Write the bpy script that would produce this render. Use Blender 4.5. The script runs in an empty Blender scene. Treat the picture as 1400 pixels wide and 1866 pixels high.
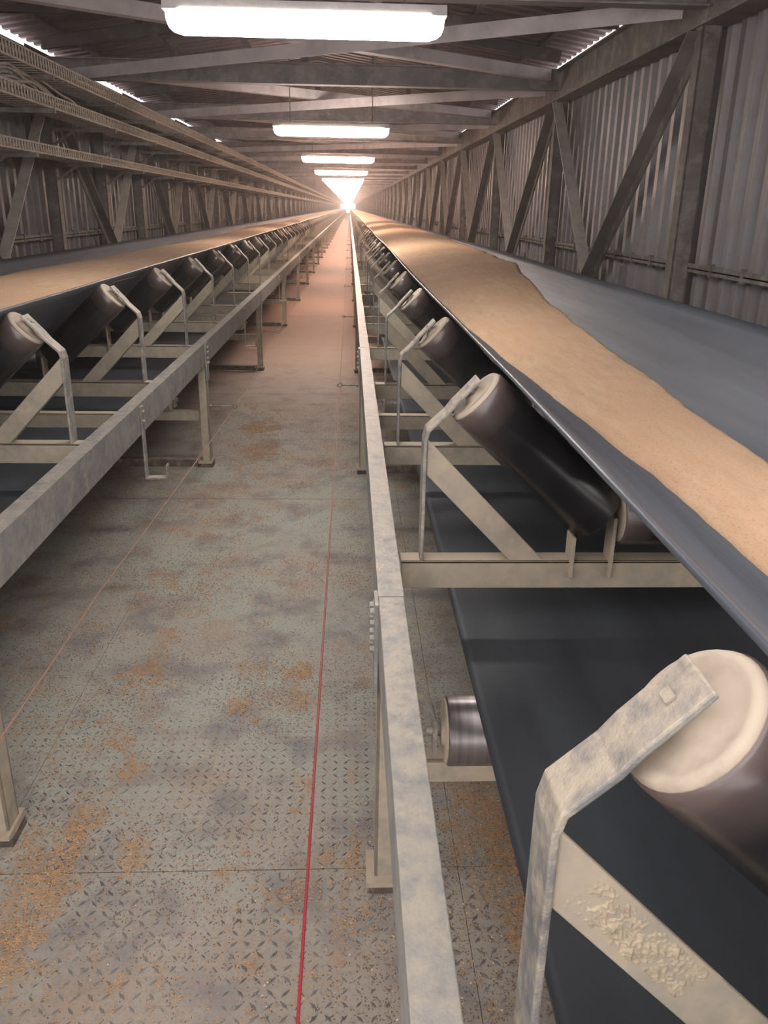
import bpy, math, random
import numpy as np
from mathutils import Vector, Matrix, noise
random.seed(7); rng = np.random.default_rng(7)
scene = bpy.context.scene
COL = scene.collection
V = Vector

# ------------------------------------------------------------ camera
F = 1500.0; CAM_H = 1.70; ROLL = math.radians(1.0)
a = -63*math.cos(ROLL) - 555*math.sin(ROLL); b = -63*math.sin(ROLL) + 555*math.cos(ROLL)
pitch = math.atan(b/F); yaw = math.atan(-a/F*math.cos(pitch))
fwd = V((math.sin(yaw)*math.cos(pitch), math.cos(yaw)*math.cos(pitch), -math.sin(pitch)))
rgt = V((math.cos(yaw), -math.sin(yaw), 0)); up = rgt.cross(fwd)
R2 = rgt*math.cos(ROLL) + up*math.sin(ROLL); U2 = -rgt*math.sin(ROLL) + up*math.cos(ROLL)
cd = bpy.data.cameras.new('camera'); cam = bpy.data.objects.new('camera', cd); COL.objects.link(cam)
cam.matrix_world = Matrix(((R2.x, U2.x, -fwd.x, 0), (R2.y, U2.y, -fwd.y, 0), (R2.z, U2.z, -fwd.z, CAM_H), (0, 0, 0, 1)))
cd.sensor_fit = 'VERTICAL'; cd.sensor_height = 24.0; cd.lens = 24.0*F/1866.0
cd.clip_start = 0.05; cd.clip_end = 2000
scene.camera = cam

# ------------------------------------------------------------ world and exposure
world = bpy.data.worlds.new('overcast_sky'); scene.world = world; world.use_nodes = True
bgn = world.node_tree.nodes['Background']; bgn.inputs[0].default_value = (1.0, 0.93, 0.93, 1); bgn.inputs[1].default_value = 1.8
vs = scene.view_settings
vs.view_transform = 'Standard'; vs.look = 'None'; vs.gamma = 1.0; vs.use_curve_mapping = False; vs.exposure = 0.42
LAMP_POWER = 36.0

GEND = 300.0       # length of the gallery

# ------------------------------------------------------------ materials
def new_mat(name):
    m = bpy.data.materials.new(name); m.use_nodes = True
    nt = m.node_tree; nt.nodes.clear()
    o = nt.nodes.new('ShaderNodeOutputMaterial'); p = nt.nodes.new('ShaderNodeBsdfPrincipled')
    nt.links.new(p.outputs[0], o.inputs[0])
    return m, nt, p
def N(nt, kind, **kw):
    n = nt.nodes.new(kind)
    for k, v in kw.items():
        if k.startswith('i_'):
            n.inputs[k[2:].replace('_', ' ')].default_value = v
        else: setattr(n, k, v)
    return n
def coords(nt, scale=(1, 1, 1), world=False):
    if world:
        g = N(nt, 'ShaderNodeNewGeometry'); src = g.outputs['Position']
    else:
        t = N(nt, 'ShaderNodeTexCoord'); oi = N(nt, 'ShaderNodeObjectInfo')
        ad = N(nt, 'ShaderNodeVectorMath', operation='ADD'); mu = N(nt, 'ShaderNodeMath', operation='MULTIPLY'); mu.inputs[1].default_value = 37.0
        nt.links.new(oi.outputs['Random'], mu.inputs[0]); nt.links.new(t.outputs['Object'], ad.inputs[0]); nt.links.new(mu.outputs[0], ad.inputs[1])
        src = ad.outputs[0]
    mp = N(nt, 'ShaderNodeMapping'); mp.inputs['Scale'].default_value = scale
    nt.links.new(src, mp.inputs[0])
    return mp.outputs[0]
def ramp(nt, src, stops):
    r = N(nt, 'ShaderNodeValToRGB'); e = r.color_ramp.elements
    while len(e) < len(stops): e.new(0.5)
    for el, (p, c) in zip(e, stops):
        el.position = p; el.color = (*c, 1) if len(c) == 3 else c
    nt.links.new(src, r.inputs[0]); return r.outputs[0]
def noise_tex(nt, vec, sc, det=4, rough=0.55):
    n = N(nt, 'ShaderNodeTexNoise'); n.inputs['Scale'].default_value = sc; n.inputs['Detail'].default_value = det; n.inputs['Roughness'].default_value = rough
    nt.links.new(vec, n.inputs['Vector']); return n.outputs['Fac']
def mixc(nt, fac, c1, c2):
    m = N(nt, 'ShaderNodeMix', data_type='RGBA')
    for s, idx in ((fac, 0), (c1, 6), (c2, 7)):
        if hasattr(s, 'links'): nt.links.new(s, m.inputs[idx])
        elif isinstance(s, (int, float)): m.inputs[idx].default_value = s
        else: m.inputs[idx].default_value = (*s, 1)
    return m.outputs[2]
def bump(nt, p, h, strength=0.3, dist=0.01):
    bn = N(nt, 'ShaderNodeBump'); bn.inputs['Strength'].default_value = strength; bn.inputs['Distance'].default_value = dist
    nt.links.new(h, bn.inputs['Height']); nt.links.new(bn.outputs[0], p.inputs['Normal'])
def dusty(name, c1, c2, dust, amount=0.5, rough=0.6, metal=0.0, sc=6, scale=(1, 1, 1), settle=0.6, bs=0.25):
    """painted steel with grain dust lying on it, more of it on faces turned up"""
    m, nt, p = new_mat(name); v = coords(nt, scale)
    n1 = noise_tex(nt, v, sc, 5); n2 = noise_tex(nt, v, sc*3.1, 6, 0.65); n3 = noise_tex(nt, v, sc*14, 3)
    base = mixc(nt, ramp(nt, n1, [(0.35, (0, 0, 0)), (0.65, (1, 1, 1))]), c1, c2)
    g = N(nt, 'ShaderNodeNewGeometry'); sx = N(nt, 'ShaderNodeSeparateXYZ'); nt.links.new(g.outputs['Normal'], sx.inputs[0])
    mu = N(nt, 'ShaderNodeMath', operation='MULTIPLY_ADD', use_clamp=True); mu.inputs[1].default_value = settle*0.35; nt.links.new(sx.outputs['Z'], mu.inputs[0]); 
    ad = N(nt, 'ShaderNodeMath', operation='ADD'); nt.links.new(n2, ad.inputs[0]); ad.inputs[1].default_value = amount - 0.5
    nt.links.new(ad.outputs[0], mu.inputs[2])
    f = ramp(nt, mu.outputs[0], [(0.38, (0, 0, 0)), (0.66, (1, 1, 1))])
    nt.links.new(mixc(nt, f, base, dust), p.inputs['Base Color'])
    p.inputs['Roughness'].default_value = rough; p.inputs['Metallic'].default_value = metal
    s = N(nt, 'ShaderNodeMath', operation='ADD'); nt.links.new(n2, s.inputs[0]); nt.links.new(n3, s.inputs[1])
    bump(nt, p, s.outputs[0], bs, 0.004)
    return m
M = {}
M['stringer'] = dusty('galvanised_stringer', (0.19, 0.195, 0.19), (0.29, 0.29, 0.275), (0.40, 0.36, 0.295), 0.43, 0.5, 0.15, 7, settle=0.35, bs=.4)
M['frame'] = dusty('dusty_frame_steel', (0.28, 0.255, 0.205), (0.36, 0.32, 0.25), (0.44, 0.365, 0.265), 0.5, 0.75, 0, 5)
M['strap'] = dusty('worn_strap_steel', (0.14, 0.14, 0.14), (0.24, 0.24, 0.23), (0.43, 0.37, 0.285), 0.45, 0.6, 0.1, 9, bs=.5)
M['cap'] = dusty('cream_roller_end', (0.37, 0.305, 0.235), (0.45, 0.375, 0.29), (0.48, 0.40, 0.31), 0.55, 0.8, 0, 9, settle=0.2, bs=0.1)
M['foot'] = dusty('dark_foot', (0.06, 0.045, 0.04), (0.12, 0.09, 0.07), (0.30, 0.24, 0.18), 0.4, 0.8)
M['truss'] = dusty('truss_steel', (0.12, 0.105, 0.095), (0.19, 0.175, 0.155), (0.32, 0.28, 0.24), 0.40, 0.8, 0, 3, settle=0.5)
M['truss_pale'] = dusty('pale_brace_steel', (0.36, 0.33, 0.30), (0.46, 0.42, 0.38), (0.56, 0.51, 0.44), 0.5, 0.8, 0, 3, settle=0.3)
M['roof_dark'] = dusty('dark_roof_steel', (0.05, 0.037, 0.034), (0.09, 0.068, 0.062), (0.16, 0.13, 0.11), 0.36, 0.85, 0, 3, settle=0.3)
M['beam'] = dusty('cross_beam_steel', (0.16, 0.14, 0.135), (0.24, 0.21, 0.205), (0.34, 0.30, 0.28), 0.42, 0.8, 0, 3)
M['roofbar'] = dusty('roof_bar_steel', (0.34, 0.30, 0.30), (0.50, 0.45, 0.45), (0.50, 0.45, 0.43), 0.42, 0.7, 0, 3)
M['tray'] = dusty('cobwebbed_tray_wire', (0.24, 0.20, 0.175), (0.38, 0.33, 0.28), (0.52, 0.46, 0.39), 0.54, 0.9, 0, 12)
M['cable'] = dusty('dusty_cable', (0.16, 0.135, 0.125), (0.30, 0.26, 0.22), (0.46, 0.40, 0.34), 0.55, 0.95, 0, 16)
M['bolt'] = dusty('bolt_steel', (0.14, 0.13, 0.13), (0.30, 0.28, 0.26), (0.4, 0.36, 0.3), 0.4, 0.5, 0.5, 40)
M['housing'] = dusty('lamp_housing', (0.45, 0.44, 0.43), (0.6, 0.58, 0.56), (0.5, 0.45, 0.4), 0.4, 0.6)

def sheet_mat(name, c1, c2, c3, axis_scale):
    m, nt, p = new_mat(name); v = coords(nt, axis_scale, world=True)
    n1 = noise_tex(nt, v, 1.2, 4); v2 = coords(nt, (1, 1, 1), world=True); n2 = noise_tex(nt, v2, 9, 6, 0.7)
    c = mixc(nt, ramp(nt, n1, [(0.35, (0, 0, 0)), (0.65, (1, 1, 1))]), c1, c2)
    c = mixc(nt, ramp(nt, n2, [(0.45, (0, 0, 0)), (0.8, (1, 1, 1))]), c, c3)
    nt.links.new(c, p.inputs['Base Color']); p.inputs['Roughness'].default_value = 0.55; p.inputs['Metallic'].default_value = 0.25
    bump(nt, p, n2, 0.2, 0.01); return m
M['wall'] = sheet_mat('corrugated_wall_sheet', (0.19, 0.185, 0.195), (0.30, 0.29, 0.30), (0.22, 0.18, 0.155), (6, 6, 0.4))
M['wall_left'] = sheet_mat('shaded_left_wall_sheet', (0.12, 0.115, 0.12), (0.21, 0.20, 0.20), (0.13, 0.105, 0.09), (6, 6, 0.4))  # darker copy of the wall sheet: weak light behind the trays painted in
M['roof'] = sheet_mat('corrugated_roof_sheet', (0.085, 0.055, 0.052), (0.15, 0.10, 0.095), (0.07, 0.04, 0.032), (0.5, 4, 4))

# belt rubber: smooth worn rubber with a faint film of flour drawn out along the run
def belt_mat():
    m, nt, p = new_mat('belt_rubber'); v = coords(nt, (14, 0.5, 6), world=True)
    n1 = noise_tex(nt, v, 1.0, 5); v2 = coords(nt, (60, 2.0, 60), world=True); n2 = noise_tex(nt, v2, 1.0, 4)
    c = mixc(nt, ramp(nt, n1, [(0.3, (0, 0, 0)), (0.75, (1, 1, 1))]), (0.065, 0.075, 0.09), (0.125, 0.145, 0.17))
    nt.links.new(c, p.inputs['Base Color'])
    nt.links.new(ramp(nt, n2, [(0.3, (0.38, 0.38, 0.38)), (0.7, (0.5, 0.5, 0.5))]), p.inputs['Roughness'])
    return m
M['belt'] = belt_mat()
def return_mat():
    m, nt, p = new_mat('return_belt_rubber'); v = coords(nt, (8, 1.2, 6), world=True)
    n1 = noise_tex(nt, v, 1.0, 5)
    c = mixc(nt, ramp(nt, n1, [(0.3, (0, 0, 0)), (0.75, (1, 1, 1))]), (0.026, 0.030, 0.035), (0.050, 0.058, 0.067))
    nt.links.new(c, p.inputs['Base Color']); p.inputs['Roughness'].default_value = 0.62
    return m
M['return'] = return_mat()
def roller_mat():
    m, nt, p = new_mat('polished_roller_steel'); v = coords(nt, (1, 1, 1))
    t = N(nt, 'ShaderNodeTexCoord'); sx = N(nt, 'ShaderNodeSeparateXYZ'); nt.links.new(t.outputs['Object'], sx.inputs[0])
    # worn rings along the length: local Z is the roller's axis
    mp = N(nt, 'ShaderNodeMapping'); mp.inputs['Scale'].default_value = (0.4, 0.4, 9); nt.links.new(t.outputs['Object'], mp.inputs[0])
    n1 = noise_tex(nt, mp.outputs[0], 1.0, 4)
    c = mixc(nt, ramp(nt, n1, [(0.35, (0, 0, 0)), (0.7, (1, 1, 1))]), (0.008, 0.008, 0.009), (0.024, 0.022, 0.022))
    # brown dusted collar at the outer end
    nz = N(nt, 'ShaderNodeMath', operation='ADD'); nt.links.new(sx.outputs['Z'], nz.inputs[0])
    nn = noise_tex(nt, v, 18, 3); sc = N(nt, 'ShaderNodeMath', operation='MULTIPLY'); sc.inputs[1].default_value = 0.02; nt.links.new(nn, sc.inputs[0]); nt.links.new(sc.outputs[0], nz.inputs[1])
    f = ramp(nt, nz.outputs[0], [(0.0, (1, 1, 1)), (0.10, (0, 0, 0))])
    c = mixc(nt, f, c, (0.13, 0.095, 0.085))
    nt.links.new(c, p.inputs['Base Color']); p.inputs['Metallic'].default_value = 0.0; p.inputs['Specular IOR Level'].default_value = 0.8
    p.inputs['Roughness'].default_value = 0.27
    return m
M['roller'] = roller_mat()
def bare_roller_mat():
    m, nt, p = new_mat('bare_return_roller_steel'); t = N(nt, 'ShaderNodeTexCoord')
    mp = N(nt, 'ShaderNodeMapping'); mp.inputs['Scale'].default_value = (0.5, 0.5, 60); nt.links.new(t.outputs['Object'], mp.inputs[0])
    n1 = noise_tex(nt, mp.outputs[0], 1.0, 4)
    nt.links.new(ramp(nt, n1, [(0.3, (0.16, 0.14, 0.14)), (0.7, (0.34, 0.31, 0.31))]), p.inputs['Base Color']); p.inputs['Metallic'].default_value = 0.8; p.inputs['Roughness'].default_value = 0.3
    return m
M['bare_roller'] = bare_roller_mat()
def grain_mat():
    m, nt, p = new_mat('grain_layer'); v = coords(nt, (26, 5, 26), world=True); n1 = noise_tex(nt, v, 1.0, 5, 0.6)
    v2 = coords(nt, (1, 0.35, 1), world=True); n2 = noise_tex(nt, v2, 5, 4); v3 = coords(nt, (1, 0.5, 1), world=True); n3 = noise_tex(nt, v3, 160, 2, 0.8)
    c = mixc(nt, ramp(nt, n1, [(0.3, (0, 0, 0)), (0.7, (1, 1, 1))]), (0.50, 0.335, 0.20), (0.68, 0.475, 0.31))
    c = mixc(nt, ramp(nt, n2, [(0.35, (0, 0, 0)), (0.7, (1, 1, 1))]), c, (0.58, 0.365, 0.22))
    c = mixc(nt, ramp(nt, n3, [(0.52, (0, 0, 0)), (0.75, (0.5, 0.5, 0.5))]), c, (0.32, 0.19, 0.10))
    nt.links.new(c, p.inputs['Base Color']); p.inputs['Roughness'].default_value = 0.9
    bump(nt, p, n3, 0.35, 0.004); return m
M['grain'] = grain_mat()
def floor_mat():
    m, nt, p = new_mat('worn_floor_plate'); v = coords(nt, (1, 1, 1), world=True)
    n1 = noise_tex(nt, v, 1.5, 5, 0.6); n2 = noise_tex(nt, v, 4.0, 6, 0.65); n3 = noise_tex(nt, v, 90, 3, 0.8); n4 = noise_tex(nt, v, 2.6, 6, 0.7)
    c = mixc(nt, ramp(nt, n1, [(0.35, (0, 0, 0)), (0.62, (1, 1, 1))]), (0.40, 0.36, 0.30), (0.40, 0.415, 0.355))
    gy = N(nt, 'ShaderNodeNewGeometry'); sy = N(nt, 'ShaderNodeSeparateXYZ'); nt.links.new(gy.outputs['Position'], sy.inputs[0])
    my = N(nt, 'ShaderNodeMapRange', clamp=True); my.inputs[1].default_value = 2.4; my.inputs[2].default_value = 1.3; my.inputs[4].default_value = 0.75; nt.links.new(sy.outputs['Y'], my.inputs[0])
    c = mixc(nt, my.outputs[0], c, (0.33, 0.275, 0.225))
    c = mixc(nt, ramp(nt, n2, [(0.48, (0, 0, 0)), (0.72, (1, 1, 1))]), c, (0.19, 0.175, 0.18))
    c = mixc(nt, ramp(nt, n4, [(0.52, (0, 0, 0)), (0.72, (0.75, 0.75, 0.75))]), c, (0.37, 0.25, 0.16))
    c = mixc(nt, ramp(nt, n3, [(0.5, (0, 0, 0)), (0.68, (0.6, 0.6, 0.6))]), c, (0.20, 0.155, 0.12))
    # plates turn orange-red with distance
    g = N(nt, 'ShaderNodeNewGeometry'); sx = N(nt, 'ShaderNodeSeparateXYZ'); nt.links.new(g.outputs['Position'], sx.inputs[0])
    mr = N(nt, 'ShaderNodeMapRange', clamp=True); mr.inputs[1].default_value = 5.5; mr.inputs[2].default_value = 12; mr.inputs[4].default_value = 0.85; nt.links.new(sx.outputs['Y'], mr.inputs[0])
    c = mixc(nt, mr.outputs[0], c, mixc(nt, n2, (0.27, 0.14, 0.09), (0.50, 0.27, 0.17)))
    nt.links.new(c, p.inputs['Base Color']); p.inputs['Roughness'].default_value = 0.72
    bump(nt, p, n3, 0.25, 0.003); return m
M['floor'] = floor_mat()
def lug_mat():
    m, nt, p = new_mat('worn_tread_lug'); v = coords(nt, (1, 1, 1), world=True)
    n = noise_tex(nt, v, 3.5, 5, 0.6)
    nt.links.new(ramp(nt, n, [(0.42, (0.20, 0.185, 0.165)), (0.6, (0.09, 0.085, 0.085))]), p.inputs['Base Color']); p.inputs['Roughness'].default_value = 0.45; return m
M['lug'] = lug_mat()
def flat(name, c, rough=0.7, metal=0):
    m, nt, p = new_mat(name); v = coords(nt); n = noise_tex(nt, v, 60, 3)
    nt.links.new(ramp(nt, n, [(0.3, tuple(x*0.75 for x in c)), (0.7, tuple(min(1, x*1.2) for x in c))]), p.inputs['Base Color']); p.inputs['Roughness'].default_value = rough; p.inputs['Metallic'].default_value = metal
    return m
M['kernel'] = flat('grain_kernel', (0.50, 0.30, 0.15)); M['kernel_dark'] = flat('dark_grain_kernel', (0.17, 0.09, 0.05)); M['kernel_pale'] = flat('pale_chaff', (0.72, 0.56, 0.36))
M['cake'] = flat('caked_dust', (0.43, 0.355, 0.255), 0.95)
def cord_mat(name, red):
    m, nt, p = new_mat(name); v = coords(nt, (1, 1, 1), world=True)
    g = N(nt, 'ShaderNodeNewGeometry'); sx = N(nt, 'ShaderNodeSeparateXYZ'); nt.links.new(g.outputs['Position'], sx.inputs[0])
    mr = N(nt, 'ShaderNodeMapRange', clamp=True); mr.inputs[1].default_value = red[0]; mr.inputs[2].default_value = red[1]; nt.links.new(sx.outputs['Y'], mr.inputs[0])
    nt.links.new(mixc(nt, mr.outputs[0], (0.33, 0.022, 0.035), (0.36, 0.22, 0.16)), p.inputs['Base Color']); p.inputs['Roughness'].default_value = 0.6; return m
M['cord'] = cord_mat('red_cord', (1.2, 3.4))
def lamp_mat(name, c, power):
    m, nt, p = new_mat(name); p.inputs['Base Color'].default_value = (0.9, 0.9, 0.9, 1)
    p.inputs['Emission Color'].default_value = (*c, 1); p.inputs['Emission Strength'].default_value = power; return m
M['lamp'] = lamp_mat('lit_diffuser', (1.0, 0.93, 0.90), LAMP_POWER)
M['lamp_far'] = lamp_mat('lit_diffuser_warm', (1.0, 0.70, 0.56), LAMP_POWER*2.4)
M['lamp_mid'] = lamp_mat('lit_diffuser_mid', (1.0, 0.85, 0.76), LAMP_POWER*1.8)
M['lamp_dim'] = lamp_mat('dim_diffuser', (1.0, 0.95, 0.90), LAMP_POWER*0.18)

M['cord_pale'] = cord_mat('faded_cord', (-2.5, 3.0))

# ------------------------------------------------------------ mesh helpers
class MB:
    def __init__(s): s.v = []; s.f = []; s.sm = []
    def add(s, vs, fs, smooth=False):
        n = len(s.v); s.v += [tuple(p) for p in vs]; s.f += [tuple(i+n for i in f) for f in fs]; s.sm += [smooth]*len(fs); return s
    def box(s, x0, x1, y0, y1, z0, z1):
        vs = [(x, y, z) for z in (z0, z1) for y in (y0, y1) for x in (x0, x1)]
        return s.add(vs, [(0, 2, 3, 1), (4, 5, 7, 6), (0, 1, 5, 4), (2, 6, 7, 3), (0, 4, 6, 2), (1, 3, 7, 5)])
    def bar(s, p, q, w, h, upv=(0, 0, 1)):
        """box from p to q; w across, h along upv"""
        p = V(p); q = V(q); d = (q-p).normalized(); u = V(upv); u = (u - d*u.dot(d)).normalized(); r = d.cross(u)
        vs = [c + r*sx*w/2 + u*sz*h/2 for c in (p, q) for sz in (-1, 1) for sx in (-1, 1)]
        return s.add(vs, [(0, 1, 3, 2), (4, 6, 7, 5), (0, 4, 5, 1), (2, 3, 7, 6), (0, 2, 6, 4), (1, 5, 7, 3)])
    def angle(s, p, q, w, t, d1, d2):
        """L section from p to q (the corner line); legs along d1 and d2"""
        p = V(p); q = V(q); d1 = V(d1).normalized(); d2 = V(d2).normalized()
        prof = [V((0, 0, 0)), d1*w, d1*w+d2*t, d1*t+d2*t, d1*t+d2*w, d2*w]
        return s.prism(p, q, prof)
    def prism(s, p, q, prof, smooth=False):
        n = len(prof); vs = [p+c for c in prof] + [q+c for c in prof]
        fs = [(i, (i+1) % n, n+(i+1) % n, n+i) for i in range(n)] + [tuple(range(n-1, -1, -1)), tuple(range(n, 2*n))]
        return s.add(vs, fs, smooth)
    def lathe(s, c, axis, prof, seg=24, smooth=True):
        """prof: (distance along axis, radius)"""
        ax = V(axis).normalized(); u = ax.orthogonal().normalized(); w = ax.cross(u); c = V(c); vs = []; fs = []
        for d, r in prof:
            for k in range(seg):
                t = 2*math.pi*k/seg; vs.append(c + ax*d + u*r*math.cos(t) + w*r*math.sin(t))
        for i in range(len(prof)-1):
            for k in range(seg):
                k2 = (k+1) % seg; fs.append((i*seg+k, i*seg+k2, (i+1)*seg+k2, (i+1)*seg+k))
        fs.append(tuple(range(seg-1, -1, -1))); fs.append(tuple((len(prof)-1)*seg+k for k in range(seg)))
        s.add(vs, fs, smooth); s.sm[-1] = s.sm[-2] = False
        return s
    def tube(s, pts, r, seg=6, smooth=True):
        pts = [V(p) for p in pts]; vs = []; fs = []
        for i, p in enumerate(pts):
            d = (pts[min(i+1, len(pts)-1)] - pts[max(i-1, 0)]).normalized()
            ref = V((0, 0, 1)) if abs(d.z) < 0.9 else V((1, 0, 0)); u = d.cross(ref).normalized(); w = u.cross(d)
            for k in range(seg):
                t = 2*math.pi*k/seg; vs.append(p + u*r*math.cos(t) + w*r*math.sin(t))
        for i in range(len(pts)-1):
            for k in range(seg):
                k2 = (k+1) % seg; fs.append((i*seg+k, i*seg+k2, (i+1)*seg+k2, (i+1)*seg+k))
        fs += [tuple(range(seg-1, -1, -1)), tuple((len(pts)-1)*seg+k for k in range(seg))]
        return s.add(vs, fs, smooth)
    def mesh(s, name, mat):
        me = bpy.data.meshes.new(name); me.from_pydata(s.v, [], s.f)
        me.polygons.foreach_set('use_smooth', s.sm); me.materials.append(mat); me.update(); return me
    def build(s, name, mat, parent=None, loc=(0, 0, 0), bevel=0):
        me = s.mesh(name, mat); o = bpy.data.objects.new(name, me); COL.objects.link(o); o.location = loc
        if parent: o.parent = parent
        if bevel:
            bm = o.modifiers.new('soft_edges', 'BEVEL'); bm.width = bevel; bm.segments = 2; bm.limit_method = 'ANGLE'
        return o
def link(name, me, parent=None, loc=(0, 0, 0), rz=0):
    o = bpy.data.objects.new(name, me); COL.objects.link(o); o.location = loc; o.rotation_euler = (0, 0, rz)
    if parent: o.parent = parent
    return o
def empty(name, loc=(0, 0, 0), parent=None):
    o = bpy.data.objects.new(name, None); COL.objects.link(o); o.location = loc
    if parent: o.parent = parent
    return o
def tag(o, label=None, cat=None, group=None, kind=None):
    for k, v in (('label', label), ('category', cat), ('group', group), ('kind', kind)):
        if v: o[k] = v
        elif k in o: del o[k]
    return o
def copy_tree(o, parent=None):
    c = o.copy(); COL.objects.link(c)
    if parent: c.parent = parent
    for ch in o.children: copy_tree(ch, c)
    return c
ORD = ['nearest', 'second', 'third', 'fourth', 'fifth', 'sixth', 'seventh', 'eighth', 'ninth', 'tenth', 'eleventh', 'twelfth', 'thirteenth', 'fourteenth', 'fifteenth', 'sixteenth', 'seventeenth', 'eighteenth', 'nineteenth', 'twentieth']

# ================================================================= LARGE STRUCTURE
XR, XL = 2.12, -3.02            # inner faces of the two trusses
BAY = 3.72; POST0 = 5.56
POSTS = [POST0 + BAY*k for k in range(-1, int((GEND-POST0)/BAY)+1)]
FX0, FX1 = XL-0.30, XR+0.30

# ---- floor: separate chequer plates with open joints
floor = tag(empty('floor'), kind='structure')
PL = 3.05
xs = [FX0, -1.86, -0.985, 0.30, 1.3, FX1]
ys = [-1.27, 1.78]
while ys[-1] < GEND: ys.append(ys[-1] + (PL if ys[-1] < 60 else 24.0))
cache = {}
for j in range(len(ys)-1):
    for i in range(len(xs)-1):
        wx = xs[i+1]-xs[i]-0.0016; wy = ys[j+1]-ys[j]-0.004; key = (round(wx, 3), round(wy, 3))
        if key not in cache: cache[key] = MB().box(0, wx, 0, wy, -0.01, 0).mesh('floor_plate', M['floor'])
        link('floor_plate', cache[key], floor, (xs[i]+0.0015, ys[j]+0.002, 0))
MB().box(FX0, FX1, -2, GEND, -0.08, -0.013).build('under_deck', M['foot'], floor)
# raised tread lugs on the near plates, one joined mesh per plate
def lugs(x0, x1, y0, y1):
    P = 0.034; vs = []; fs = []
    for j in range(int((y1-y0-0.02)/P)):
        for i in range(int((x1-x0-0.02)/P)):
            cx = x0+0.02+i*P+0.004; cy = y0+0.02+j*P; s = 1 if (i+j) % 2 else -1; q_ = min(1, max(0, (3.0-cy)/1.2))
            cx += random.uniform(-.002, .002); cy += random.uniform(-.002, .002)
            q_ *= min(1, max(0, .75+1.5*noise.noise(V((cx*4, cy*3, 2)))))
            if q_ <= .12: continue
            t = s*math.radians(48)
            dx, dy = math.cos(t), math.sin(t); L, W, Hh = 0.015*(.5+.5*q_), 0.0044*(.4+.6*q_), 0.0026*q_; n = len(vs)
            vs += [(cx-dx*L, cy-dy*L, 0), (cx+dy*W, cy-dx*W, 0), (cx+dx*L, cy+dy*L, 0), (cx-dy*W, cy+dx*W, 0), (cx-dx*L*.45, cy-dy*L*.45, Hh), (cx+dx*L*.45, cy+dy*L*.45, Hh)]
            fs += [(n, n+1, n+4), (n+1, n+2, n+5, n+4), (n+2, n+3, n+5), (n+3, n, n+4, n+5)]
    b = MB(); b.v = vs; b.f = fs; b.sm = [False]*len(fs); return b
for x0, x1 in ((-1.86, -0.985), (-0.985, 0.30), (0.30, 1.3)):
    for y0, y1 in ((0.6, 1.78), (1.78, 4.83)):
        if x0 < -1.5 and y0 < 1: continue
        o = lugs(x0, x1, y0, y1).build('tread_lugs', M['lug'], floor); o['kind'] = 'stuff'

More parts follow.
